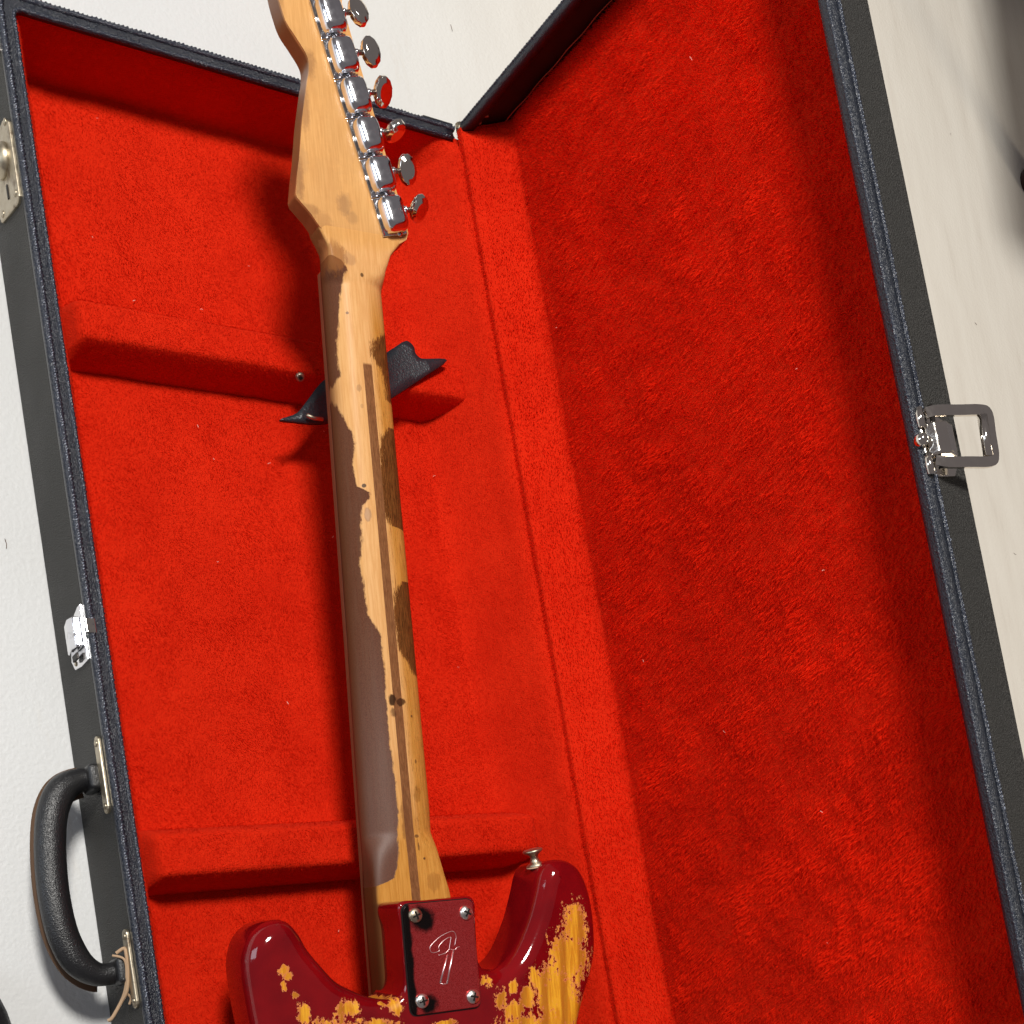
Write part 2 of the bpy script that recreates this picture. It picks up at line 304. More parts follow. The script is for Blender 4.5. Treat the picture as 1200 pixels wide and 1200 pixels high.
def sweep(P, prof, closed=False, scale=None, up=None):         # prof: list of (a,b); a along side, b along up
    P, T, N = frames(P, closed); V = []; F = []; m = len(prof)
    for i, (p, t, u) in enumerate(zip(P, T, N)):
        if up is not None: u = (Vector(up) - t * Vector(up).dot(t)).normalized()
        s = t.cross(u); k = scale(i / (len(P) - 1)) if scale else 1
        for a, b in prof: V.append(p + s * a * k + u * b * k)
    n = len(P)
    for i in range(n if closed else n - 1):
        for j in range(m): F.append((i * m + j, i * m + (j + 1) % m, ((i + 1) % n) * m + (j + 1) % m, ((i + 1) % n) * m + j))
    if not closed: F += [tuple(range(m)), tuple(range((n - 1) * m, n * m))]
    return V, F
def circ(r, n=10, ry=None): return [(r * math.cos(2 * math.pi * i / n), (ry or r) * math.sin(2 * math.pi * i / n)) for i in range(n)]
def catmull(P, k=6, closed=False):
    P = [np.array(p, float) for p in P]; n = len(P); out = []
    for i in range(n if closed else n - 1):
        g = lambda j: P[j % n] if closed else P[min(max(j, 0), n - 1)]
        a, b, c, d = g(i - 1), g(i), g(i + 1), g(i + 2)
        for s in range(k):
            t = s / k; out.append(.5 * ((2 * b) + (-a + c) * t + (2 * a - 5 * b + 4 * c - d) * t * t + (-a + 3 * b - 3 * c + d) * t ** 3))
    if not closed: out.append(P[-1])
    return out
def grid(xs, ys, fn):
    X, Y = np.meshgrid(xs, ys); V = fn(X, Y).reshape(-1, 3); nx = len(xs); F = []
    for j in range(len(ys) - 1):
        for i in range(nx - 1): a = j * nx + i; F.append((a, a + 1, a + nx + 1, a + nx))
    return V, F
def fastmesh(name, V, F, mat, parent=None, smooth=True):
    V = np.asarray(V, np.float32); F = np.asarray(F, np.int32); me = bpy.data.meshes.new(name)
    me.vertices.add(len(V)); me.vertices.foreach_set('co', V.ravel())
    k = F.shape[1]; me.loops.add(F.size); me.loops.foreach_set('vertex_index', F.ravel()); me.polygons.add(len(F))
    me.polygons.foreach_set('loop_start', np.arange(0, F.size, k, dtype=np.int32)); me.polygons.foreach_set('loop_total', np.full(len(F), k, np.int32))
    me.update(); me.validate(); return link(name, me, mat, parent, smooth)
def vn(X, Y, sc, seed=0):                                       # smooth value noise, vectorised
    X = np.asarray(X) * sc + 37.1 * seed; Y = np.asarray(Y) * sc + 11.7 * seed; xi = np.floor(X).astype(int); yi = np.floor(Y).astype(int)
    fx = X - xi; fy = Y - yi; fx = fx * fx * (3 - 2 * fx); fy = fy * fy * (3 - 2 * fy)
    def h(a, b):
        v = np.sin(a * 127.1 + b * 311.7 + seed * 17.3) * 43758.5453; return v - np.floor(v)
    return ((h(xi, yi) * (1 - fx) + h(xi + 1, yi) * fx) * (1 - fy) + (h(xi, yi + 1) * (1 - fx) + h(xi + 1, yi + 1) * fx) * fy) * 2 - 1
def sstep(a, b, x): t = np.clip((x - a) / (b - a), 0, 1); return t * t * (3 - 2 * t)
def hair(name, P, N, D, L, Wd, mat, parent, up=.55, fl=.83):                    # one tapering blade per root: root P, normal N, lie direction D
    n = len(P); tip = P + N * (L * up)[:, None] + D * (L * fl)[:, None]
    mid = P + N * (L * up * .72)[:, None] + D * (L * fl * .40)[:, None]
    s = np.cross(N, D); s += rng.normal(0, .35, s.shape); s /= np.linalg.norm(s, axis=1)[:, None]; s *= (Wd / 2)[:, None]
    V = np.empty((n, 5, 3)); V[:, 0] = P - s; V[:, 1] = P + s; V[:, 2] = mid + s * .9; V[:, 3] = mid - s * .9; V[:, 4] = tip
    b = np.arange(n)[:, None] * 5; F = np.concatenate([b + np.array([[0, 1, 2]]), b + np.array([[0, 2, 3]]), b + np.array([[3, 2, 4]])])
    o = fastmesh(name, V.reshape(-1, 3), F, mat, parent, True); o['kind'] = 'stuff'; return o

# ------------------------------------------------------------------ the floor
V, F = grid(np.linspace(-4, 5, 19), np.linspace(-4, 5, 19), lambda X, Y: np.stack([X, Y, X * 0], -1))
fl = pyd('floor', V, F, M_floor); fl['kind'] = 'structure'

# ------------------------------------------------------------------ the case
W, H, L = .385, .07098, 1.09
TH = 1.551496; LDIR = np.array([math.cos(TH), 0, math.sin(TH)]); LN = np.array([math.sin(TH), 0, -math.cos(TH)])
WL = .3757; HL = .0430
case = empty('guitar_case', 'open black vinyl guitar case lined with bright red plush, its lid standing upright', 'guitar case', (0, 0, 0))
# lower shell: rounded box open at the top
def rrect(x0, y0, x1, y1, r, k=7):
    P = []
    for cx, cy, a0 in ((x1 - r, y1 - r, 0), (x0 + r, y1 - r, 90), (x0 + r, y0 + r, 180), (x1 - r, y0 + r, 270)):
        for i in range(k): a = R(a0 + 90 * i / (k - 1)); P.append((cx + r * math.cos(a), cy + r * math.sin(a)))
    return P
def shell(out, inn, h0, h1, hin, fn):
    V = []; F = []; n = len(out)
    for P, z in ((out, h0), (out, h1), (inn, h1), (inn, hin)): V += [fn(x, y, z) for x, y in P]
    for k in range(3):
        for i in range(n): F.append((k * n + i, k * n + (i + 1) % n, (k + 1) * n + (i + 1) % n, (k + 1) * n + i))
    F.append(tuple(range(n))); F.append(tuple(range(3 * n, 4 * n)))
    return V, F
I3 = lambda x, y, z: (x, y, z)
V, F = shell(rrect(0, -L, W, 0, .012), rrect(.010, -L + .01, W - .0025, -.010, .002), 0.001, H - .0045, .008, I3)
base = pyd('lower_shell', V, F, M_tolex, case, False); bev(base, .003, 3, 50)
def rimstrip(name, path, side, up, wdt, parent, closed=False, fn=None):
    # flat lip with a welt along each edge; the welts are finely ribbed
    V, F = sweep(path, [(-wdt / 2, -.004), (wdt / 2, -.004), (wdt / 2, .0006), (wdt / 4, .0013), (-wdt / 4, .0013), (-wdt / 2, .0006)], closed, up=up)
    return pyd(name, V, F, M_rim, parent)
def resamp(P, d, closed=False):
    P = [np.array(p, float) for p in P]
    if closed: P = P + [P[0]]
    s = np.concatenate([[0], np.cumsum([np.linalg.norm(b - a) for a, b in zip(P, P[1:])])]); n = max(int(s[-1] / d), 2)
    t = np.linspace(0, s[-1], n, endpoint=not closed); A = np.array(P); return np.stack([np.interp(t, s, A[:, k]) for k in range(3)], 1)
def resamp_(): pass
def welt(name, path, r, parent, closed=True, up=(0, 0, 1), lump=.18):
    P = resamp(path, .0011, closed); V = []; F = []; m = 7
    P_, T, N = frames(P, closed); n = len(P_)
    for i, (p, t) in enumerate(zip(P_, T)):
        u = (Vector(up) - t * Vector(up).dot(t)).normalized(); s = t.cross(u)
        for j in range(m):
            a = 2 * math.pi * j / m; k = r * (1 + lump * math.sin(i * 2.1 + a * 2) + lump * .9 * mnoise.noise(Vector((i * .35, j * .6, r * 900))))
            V.append(p + s * k * math.cos(a) + u * k * math.sin(a))
    for i in range(n if closed else n - 1):
        for j in range(m): F.append((i * m + j, i * m + (j + 1) % m, ((i + 1) % n) * m + (j + 1) % m, ((i + 1) % n) * m + j))
    return fastmesh(name, np.array([tuple(v) for v in V]), F, M_welt, parent)
def openpath(d, x1, r):      # from the hinge corner round the handle side and back, open along the hinge
    P = [(x1, -d)] + [p for p in rrect(d, -L + d, 9, -d, r)][7:21] + [(x1, -L + d)]
    return P
def uniq(P): return [p for k, p in enumerate(P) if k == 0 or (abs(p[0] - P[k - 1][0]) + abs(p[1] - P[k - 1][1])) > 1e-5]
mid = resamp([(x, y, H - .0015) for x, y in uniq(openpath(.0064, W - .006, .009))], .01)
o = pyd('rim_strip', *sweep(mid, [(-.0064, -.003), (.0064, -.003), (.0064, .0008), (.003, .0013), (-.003, .0013), (-.0064, .0008)], False, up=(0, 0, 1)), M_rim, base)
welt('rim_welt', [(x, y, H - .0007) for x, y in uniq(openpath(.0026, W - .004, .010))], .0024, base, closed=False, lump=.26)
welt('rim_welt', [(x, y, H - .0009) for x, y in uniq(openpath(.0112, W - .010, .007))], .0016, base, closed=False, lump=.3)

M_fleck = flat('pale_grey_glint', (.30, .33, .40), .45)  # pale dashes modelled in place of specular glints on the rim vinyl
def glint_dashes(name, path, gap, ln, up, across, parent, r_=.00042, lift=.0022):
    P = resamp(path, gap, False); V = []; F = []
    for i in range(1, len(P) - 1):
        if random.random() < .16: continue
        t_ = (Vector(P[i + 1]) - Vector(P[i - 1])).normalized(); s_ = t_.cross(Vector(up)).normalized(); c_ = Vector(P[i]) + Vector(up) * lift * random.uniform(.9, 1.08) + s_ * random.uniform(-.0005, .0005)
        d_ = (t_ * random.uniform(.35, 1.) + s_ * across * random.uniform(.3, 1.2)) * ln * random.uniform(.4, 1.2); k_ = Vector(up) * .0003
        v_, f_ = sweep([c_ - d_ - k_, c_, c_ + d_ - k_], circ(r_ * random.uniform(.5, 1.1), 5)); b = len(V); V += v_; F += [tuple(a + b for a in f) for f in f_]
    o_ = pyd(name, V, F, M_fleck, parent); o_['kind'] = 'stuff'; return o_
glint_dashes('stitching_and_glints', [(.0026, -L + .02, H - .0007), (.0026, -.012, H - .0007)], .0019, .0009, (0, 0, 1), .8, base)
glint_dashes('stitching_and_glints', [(.0112, -L + .02, H - .0009), (.0112, -.012, H - .0009)], .0023, .0007, (0, 0, 1), .6, base, .0003, .0015)
# plush lining of the lower shell, one soft sheet
def base_z(X, Y):
    z = np.full_like(X, .012)
    z = np.maximum(z, .012 + .055 * (1 - sstep(.0125, .036, X)))                    # sloping pad on the handle side
    z = z + (.064 - z) * sstep(.336, .380, X + .004 * vn(X, Y, 9, 3))                 # hinge side
    z = z + (.0715 - z) * sstep(.368, .384, X)
    z = z + (.067 - z) * (1 - sstep(-.030, -.010, -np.abs(-Y))) * 0
    z = z + (.067 - z) * sstep(-.0145, -.0095, Y)
    z = z + (.067 - z) * sstep(-.028, -.010, Y) * sstep(.33, .372, X)
    z = z + .0008 * vn(X, Y, 28, 1) + .0005 * vn(X, Y, 70, 2)
    return z
xs = np.concatenate([np.linspace(.0118, .345, 110), np.linspace(.347, W + .004, 46)]); ys = np.concatenate([np.linspace(-.0085, -.03, 24), np.linspace(-.034, -L + .02, 250)])
V, F = grid(xs, ys, lambda X, Y: np.stack([X, Y, base_z(X, Y)], -1)); fastmesh('plush_lining', V, F, M_nap, base)
def surf_n(fz, X, Y, e=.0008):
    dx = (fz(X + e, Y) - fz(X - e, Y)) / (2 * e); dy = (fz(X, Y + e) - fz(X, Y - e)) / (2 * e)
    N = np.stack([-dx, -dy, np.ones_like(X)], -1); return N / np.linalg.norm(N, axis=-1)[:, None]
def fur_on(fz, x0, x1, y0, y1, dens, Lm, wd, name, parent, ang0=-1.4, spread=.7):
    n = int((x1 - x0) * (y1 - y0) * dens); X = rng.uniform(x0, x1, n); Y = rng.uniform(y0, y1, n)
    P = np.stack([X, Y, fz(X, Y)], -1); N = surf_n(fz, X, Y)
    A = ang0 + spread * (vn(X, Y, 45, 4) + .7 * vn(X, Y, 110, 5)) + rng.normal(0, .3, n)
    D = np.stack([np.cos(A), np.sin(A), 0 * A], -1); D -= N * (D * N).sum(1)[:, None]; D /= np.linalg.norm(D, axis=1)[:, None]
    Ls = Lm * (1 + .35 * vn(X, Y, 60, 6)) * rng.uniform(.6, 1.2, n)
    return hair(name, P, N, D, Ls, np.full(n, wd) * rng.uniform(.7, 1.3, n), M_fur, parent)
fur_on(base_z, .0145, W + .003, -.82, -.0095, 850000, .0018, .00028, 'plush_pile', base)

# padded dividers
def divider(y0, y1, zt, x0, x1, sag, seed):
    def f(X, Y):
        u = (Y - y0) / (y1 - y0); e = np.minimum(sstep(-.0, .20, u), sstep(-.0, .30, 1 - u))
        ex = np.minimum(sstep(x0, x0 + .010, X), sstep(-x1, -x1 + .020, -X))
        top = zt + sag * vn(X, Y * 0, 9, seed) + .0007 * vn(X, Y, 40, seed + 1)
        return .0105 + (top - .0105) * np.power(np.clip(e * ex, 0, 1), .5)
    return f
for yb, yt, zt, x0, x1, sag, sd in ((-.245, -.198, .047, .028, .380, .0012, 11), (-.637, -.589, .049, .027, .372, .0008, 14), (-1.02, -.98, .05, .028, .372, .001, 18)):
    f = divider(yb, yt, zt, x0, x1, sag, sd)
    ysd = np.unique(np.concatenate([np.linspace(yb, yb + .008, 12), np.linspace(yb + .008, yt - .006, 14), np.linspace(yt - .006, yt, 9)]))
    V, F = grid(np.linspace(x0, x1, 130), ysd, lambda X, Y: np.stack([X, Y, f(X, Y)], -1))
    dv = fastmesh('padded_divider', V, F, M_nap, base)
    if yb > -.9: fur_on(f, x0 + .001, x1 - .001, yb + .0005, yt - .0005, 850000, .0018, .00028, 'plush_pile', base)

# the lid
def LW(u, y, v): p = np.array([W, 0, H]) + LDIR * u + LN * v; return (p[0], y, p[2])
lid = empty('lid', '', ''); del lid['label'], lid['category']; lid.parent = case
V, F = shell([(u, y) for u, y in rrect(.001, -L, WL, .003, .012)], [(u, y) for u, y in rrect(.006, -L + .006, WL - .006, -.003, .009)], 0.0, 0.0, 0.0, lambda u, y, v: LW(u, y, v))
out = rrect(.001, -L, WL, .003, .012); inn = rrect(.006, -L + .006, WL - .006, -.003, .009); n = len(out)
def flare(y, v): return y
V = []; 
for P, v in ((out, HL), (out, .001), (inn, .001), (inn, HL - .004)): V += [LW(u, flare(y, v), v + (.0035 if u < .02 and v < .01 else 0)) for u, y in P]
F = [(k * n + i, k * n + (i + 1) % n, (k + 1) * n + (i + 1) % n, (k + 1) * n + i) for k in range(3) for i in range(n)] + [tuple(range(n)), tuple(range(3 * n, 4 * n))]
lsh = pyd('lid_shell', V, F, M_tolex, lid, False); bev(lsh, .003, 3, 50)
NV = Vector(-LN)
# black binding on the lid rim, folded a little way down the outside
def lidpath(d, u0, r): return uniq([(u0, -L + d)] + rrect(-9, -L + d, WL - d, 0 - d, r)[21:28] + rrect(-9, -L + d, WL - d, 0 - d, r)[0:7] + [(u0, -d)])
V, F = sweep(resamp([LW(u, y, .0005) for u, y in lidpath(.0035, .004, .010)], .01), [(-.0045, -.0080), (.0042, -.0080), (.0042, -.004), (.0042, .0004), (.002, .0012), (-.002, .0012), (-.0045, .0004)], False, up=NV)
pyd('rim_strip', V, F, M_rim, lsh)
welt('rim_welt', [LW(u, y + .0004, .0085) for u, y in lidpath(-.0004, .004, .012)], .0016, lsh, up=tuple(NV), closed=False, lump=.3)
welt('rim_welt', [LW(u, y, .0002) for u, y in lidpath(.0014, .006, .012)], .0014, lsh, up=tuple(NV), closed=False, lump=.3)
glint_dashes('stitching_and_glints', [LW(WL + .0004, -L + .02, .0085), LW(WL + .0004, -.012, .0085)], .0024, .0008, tuple(Vector(LDIR)), .5, lsh, .00032, .0015)
# black end band inside the lid with its orange stitching
us = np.linspace(.005, WL - .006, 60); vs = np.linspace(.0005, .037, 8)
V, F = grid(us, vs, lambda U, Vv: np.array([[LW(u, -.0034, v) for u, v in zip(a, b)] for a, b in zip(U, Vv)])); fastmesh('inner_end_band', V, F, M_black, lsh)
st = resamp([LW(.030, -.0040, .0305), LW(WL - .01, -.0040, .0305)], .0030)
sbm = []; sF = []
for i, p in enumerate(st):
    q = Vector(p) + Vector((0, -.0012, 0)) - Vector(LN) * (.0012 * math.sin(i * .5) * .4); d = Vector(LDIR) * .0019
    v_, f_ = sweep([q - d, q - d * .3 - Vector((0, .0003, 0)), q + d * .3 - Vector((0, .0003, 0)), q + d], circ(.00045, 5)); b = len(sbm); sbm += v_; sF += [tuple(a + b for a in f) for f in f_]
o = pyd('stitching_and_glints', sbm, sF, M_thread, lsh); o['kind'] = 'stuff'
# lid plush: panel, hinge-side wall
def lid_v(U, Y):
    tq = np.clip((U + .002 * vn(U, Y, 9, 12) - .0030) / .0300, 0, 1); v = .036 * (.55 * tq ** .9 + .45 * sstep(0, 1, tq))
    v = v - .0025 * sstep(.025, .036, U) * (1 - sstep(.05, .12, U))
    v = v - .022 * sstep(WL - .028, WL - .007, U)
    v = v + .0010 * vn(U, Y, 10, 8) + .0004 * vn(U, Y, 30, 9) + .00012 * vn(U, Y, 90, 10)
    k = sstep(.0045, .0085, U); return (1 - k) * -.0012 + k * np.clip(v, -.0012, .0375)
def lidP(U, Y, v):
    P = np.array([W, 0, H]) + U[..., None] * LDIR + v[..., None] * LN; P[..., 1] = Y; return P
us = np.concatenate([np.linspace(-.001, .06, 64), np.linspace(.063, WL - .0065, 110)]); ys = np.concatenate([np.linspace(-.0042, -.03, 30), np.linspace(-.034, -L + .012, 260)])
V, F = grid(us, ys, lambda U, Y: lidP(U, Y, lid_v(U, Y))); fastmesh('plush_lining', V, F, M_nap, lsh)
n = int((WL - .008) * .85 * 900000); U = rng.uniform(-.001, WL - .0075, n); Y = rng.uniform(-.82, -.0042, n)
P = lidP(U, Y, lid_v(U, Y)); e = .0008
gu = (lid_v(U + e, Y) - lid_v(U - e, Y)) / (2 * e); gy = (lid_v(U, Y + e) - lid_v(U, Y - e)) / (2 * e)
N = gu[:, None] * LDIR + gy[:, None] * np.array([0, 1., 0]) - LN; N /= np.linalg.norm(N, axis=1)[:, None]
A = -1.25 + .55 * vn(U, Y, 30, 21) + .6 * vn(U, Y, 95, 22) + rng.normal(0, .28, n)
D = np.cos(A)[:, None] * LDIR + np.sin(A)[:, None] * np.array([0, 1., 0]); D -= N * (D * N).sum(1)[:, None]; D /= np.linalg.norm(D, axis=1)[:, None]
long_ = sstep(.03, .06, U)
Ls = (.0028 + .0030 * long_) * (1 + .25 * vn(U, Y, 50, 23)) * rng.uniform(.55, 1.2, n)
hair('plush_pile', P, N, D, Ls, rng.uniform(.0003, .0005, n), M_fur2, lsh, .80, .55)

# hinge end cap pieces, upper corner of the case
bm = bmesh.new(); box(bm, (W - .020, .0004, H - .006), (.030, .0022, .013)); o = bmo('hinge_leaf', bm, M_handle, base, False); bev(o, .0008)
V, F = sweep([(W + .002, -.004, H), (W + .002, .003, H)], circ(.0035, 10)); pyd('hinge_knuckle', V, F, M_nickel, case)
V, F = sweep(catmull([LW(.014, -.003, .006), LW(.016, -.0045, .012), LW(.021, -.0035, .009), LW(.026, -.004, .014)], 5), circ(.0010, 6)); pyd('loose_thread', V, F, M_twine, lid)

# handle with its two end plates
hp = [(.002, -.5555), (-.0005, -.5551), (-.012, -.5553), (-.0241, -.5613), (-.0327, -.5753), (-.0376, -.595), (-.0400, -.6204), (-.0398, -.643), (-.0369, -.6613), (-.0302, -.6767), (-.0192, -.6852), (-.0062, -.6858), (.002, -.6855)]
hz = [.045, .045, .045, .046, .047, .048, .048, .048, .047, .046, .045, .045, .045]
hpath = catmull([(x, y * 1.0085, z) for (x, y), z in zip(hp, hz)], 8)
hd = empty('carry_handle', '', ''); del hd['label'], hd['category']; hd.parent = case
def hs(t):
    e = min(t, 1 - t); return .80 + .30 * float(sstep(.10, .30, np.array(e)))
V, F = sweep(hpath, circ(.0093, 20, .0080), scale=hs, up=(0, 0, 1)); pyd('grip', V, F, M_handle, hd)
V, F = sweep([Vector(p) + Vector((-.0, 0, -.0088)) for p in hpath[14:-14]], [(-.0105, -.0008), (.0105, -.0008), (.0105, .0008), (-.0105, .0008)], up=(0, 0, 1)); pyd('leather_backing', V, F, flat('tan_leather_edge', (.09, .045, .02), .7), hd)
for y0, y1, yc in ((-.534, -.587, -.5600), (-.665, -.718, -.6913)):
    P = [(y, z) for y, z in rrect(y1, .0555, y0, .0645, .0044, 5)]
    o = bmo('end_plate', prism(P, -.0022, .0005, lambda a, b, h: (h, a, b)), M_nickel, hd, False); bev(o, .0008)
    for sy in (y0 - .005, y1 + .005):
        bm = bmesh.new(); bmesh.ops.create_uvsphere(bm, u_segments=12, v_segments=6, radius=.0024); bmesh.ops.scale(bm, vec=(.5, 1, 1), verts=bm.verts); q = bmo('rivet', bm, M_nickel, o); q.location = (-.0022, sy, .060)
    bm = bmesh.new(); box(bm, (-.004, yc, .047), (.009, .018, .020)); o2 = bmo('handle_loop', bm, M_handle, hd); bev(o2, .003, 4)

# aged key latch near the top of the handle side
def side(h, y, z): return (-h, y * 1.0085, z)
lt = empty('key_latch', '', ''); del lt['label'], lt['category']; lt.parent = case
P = [(-.091, .060), (-.088, .054), (-.088, .020), (-.118, .012), (-.143, .021), (-.1535, .060), (-.151, .0655), (-.096, .0655)]
o = bmo('latch_plate', prism(P, -.001, .0022, lambda a, b, h: side(h, a, b)), M_nickel, lt, False); bev(o, .001)
bm = bmesh.new(); bmesh.ops.create_uvsphere(bm, u_segments=24, v_segments=12, radius=.0125); bmesh.ops.scale(bm, vec=(.62, 1, 1), verts=bm.verts); o = bmo('latch_knob', bm, M_nickel, lt); o.location = (-.003, -.113, .045)
bm = bmesh.new(); box(bm, (-.0024, -.1365, .0455), (.001, .010, .0022), None); o = bmo('key_slot', bm, M_dark_metal, lt, False)
for sy, sz in ((-.147, .060), (-.142, .028), (-.094, .060)):
    bm = bmesh.new(); bmesh.ops.create_uvsphere(bm, u_segments=12, v_segments=6, radius=.0026); bmesh.ops.scale(bm, vec=(.5, 1, 1), verts=bm.verts); q = bmo('rivet', bm, M_nickel, lt); q.location = (-.0022, sy, sz)
# small plate at the very corner
o = bmo('corner_clasp', prism([(-.012, .068), (-.012, .030), (-.040, .030), (-.0455, .068)], -.001, .004, lambda a, b, h: side(h, a, b)), M_chrome2, case, False); bev(o, .001)
# chrome catch between key latch and handle
ct = empty('chrome_catch', '', ''); del ct['label'], ct['category']; ct.parent = case
P = [(-.4405, .0665), (-.4405, .060), (-.4455, .043), (-.4560, .0385), (-.4700, .0330), (-.4770, .0380), (-.4790, .052), (-.4790, .0665)]
o = bmo('catch_plate', prism(P, -.001, .0018, lambda a, b, h: side(h, a, b)), M_chrome, ct, False); bev(o, .0008)
P = [(.040, .002), (.0425, .0065), (.055, .0085), (.0615, .0065), (.0625, .002)]
bm = bmesh.new(); a = [bm.verts.new((-h, -.4515, z)) for z, h in P]; b = [bm.verts.new((-h, -.4725, z)) for z, h in P]; bm.faces.new(a); bm.faces.new(b)
for i in range(5): bm.faces.new((a[i], a[(i + 1) % 5], b[(i + 1) % 5], b[i]))
bmesh.ops.recalc_face_normals(bm, faces=bm.faces[:]); o = bmo('catch_body', bm, M_chrome, ct, False); bev(o, .001)
bm = bmesh.new(); box(bm, (.0015, -.4615, H + .0012), (.007, .010, .0018)); o = bmo('catch_hook', bm, M_chrome2, ct, False); bev(o, .0006)
bm = bmesh.new(); box(bm, (-.0040, -.4762, .0500), (.0016, .004, .0095)); o = bmo('catch_spring', bm, M_dark_metal, ct, False)
bm = bmesh.new(); bmesh.ops.create_uvsphere(bm, u_segments=12, v_segments=6, radius=.0018); bmesh.ops.scale(bm, vec=(.5, 1, 1), verts=bm.verts); q = bmo('rivet', bm, M_nickel, ct); q.location = (-.0020, -.4780, .0425)

# draw catch with its loop on the lid edge
lc = empty('lid_catch', '', ''); del lc['label'], lc['category']; lc.parent = lid
def LC(y, v, h): return LW(WL + h, y, v)
P = [(-.4450, .002), (-.4450, .014), (-.4500, .030), (-.4760, .034), (-.4850, .028), (-.4870, .014), (-.4870, .002)]
o = bmo('catch_plate', prism(P, -.001, .0018, LC), M_chrome2, lc, False); bev(o, .0008)
for ya, yb in ((-.4450, -.4575), (-.4740, -.4870)):
    V, F = sweep([LC(ya, .0030, .0018), LC(yb, .0030, .0018)], circ(.0028, 12)); pyd('catch_barrel', V, F, M_chrome2, lc)
bm = bmesh.new(); bmesh.ops.create_uvsphere(bm, u_segments=14, v_segments=8, radius=.0045); o = bmo('catch_nose', bm, M_chrome2, lc); o.location = LC(-.4657, .0000, .0018)
bm = prism([(.004, .002), (.006, .0085), (.014, .0115), (.024, .0090), (.0270, .002)], -.4555, -.4760, lambda v, h, y: LC(y, v, h)); o = bmo('catch_body', bm, M_chrome2, lc, False); bev(o, .0014)
Lp = [(.3800, .0060, -.4490), (.3838, .0130, -.4482), (.3890, .0270, -.4486), (.3945, .0410, -.4492), (.3960, .0448, -.4520), (.3957, .0442, -.4650), (.3954, .0432, -.4785), (.3940, .0398, -.4822), (.3888, .0260, -.4818), (.3838, .0125, -.4812), (.3800, .0060, -.4790)]
lp3 = catmull([LW(u, y, v) for u, v, y in Lp], 6); nn = Vector(LDIR * .93 - LN * .35).normalized()
V, F = sweep(lp3, [(-.0034, -.0012), (.0034, -.0012), (.0034, .0012), (-.0034, .0012)], up=tuple(nn)); o = pyd('catch_loop', V, F, M_chrome2, lc, False); bev(o, .0008, 2, 60)
V, F = sweep([LW(.3945, -.4525, .0415), LW(.3940, -.4785, .0400)], circ(.0030, 12)); pyd('loop_roller', V, F, M_chrome2, lc)
V, F = sweep([LW(.3815, -.4440, .010), LW(.3810, -.4840, .009)], circ(.0016, 10)); pyd('catch_pin', V, F, M_dark_metal, lc)

# leather neck strap lying on the first divider, with its snap
sp = [(.1777, -.2824), (.1935, -.2745), (.2060, -.2610), (.2235, -.2425), (.2525, -.2285), (.2807, -.2123), (.2972, -.2015), (.3045, -.1968), (.3090, -.1962), (.3130, -.2003), (.3136, -.2062), (.3170, -.2100), (.3221, -.2104), (.3414, -.2099), (.319, -.2253), (.2980, -.239), (.2773, -.252), (.2480, -.2655), (.2184, -.2792), (.1922, -.2819)]
spc = catmull([(x + .001, y * 1.004) for x, y in sp], 4, True)
def sz(x, y): return .0500 + .0050 * abs((x - .262) / .085) ** 2 + .0016 * math.sin(x * 60)
bm = bmesh.new(); vs_ = [bm.verts.new((x, y, 0)) for x, y in spc]; fc = bm.faces.new(vs_)
bmesh.ops.triangulate(bm, faces=[fc]); bmesh.ops.subdivide_edges(bm, edges=[e for e in bm.edges if e.calc_length() > .012], cuts=3, use_grid_fill=True); bmesh.ops.triangulate(bm, faces=bm.faces[:])
for v in bm.verts: v.co.z = sz(v.co.x, v.co.y)
o = bmo('neck_strap', bm, M_strap, case, True); sm = o.modifiers.new('solid', 'SOLIDIFY'); sm.thickness = .0030; sm.offset = 1
strap = o
V, F = sweep([(.2000, -.2790, .0565), (.2065, -.2805, .0560), (.2140, -.2800, .0555)], circ(.0016, 8)); pyd('strap_snap', V, F, M_nickel, strap)
bm = bmesh.new()
for r0, r1, h0, h1 in ((.0040, .0030, 0, .0014),):
    bmesh.ops.create_cone(bm, segments=18, radius1=r0, radius2=r1, depth=.0024, cap_ends=True)
q = bmo('snap_stud', bm, M_nickel, case, True); q.location = (.2070, -.2405, .0440); q.rotation_euler = (R(50), 0, R(-10)); bev(q, .0005)
bm = bmesh.new(); bmesh.ops.create_cone(bm, segments=14, radius1=.0016, radius2=.0016, depth=.0008, cap_ends=True); q2 = bmo('stud_centre', bm, M_dark_metal, q, False); q2.location = (0, 0, .0012)

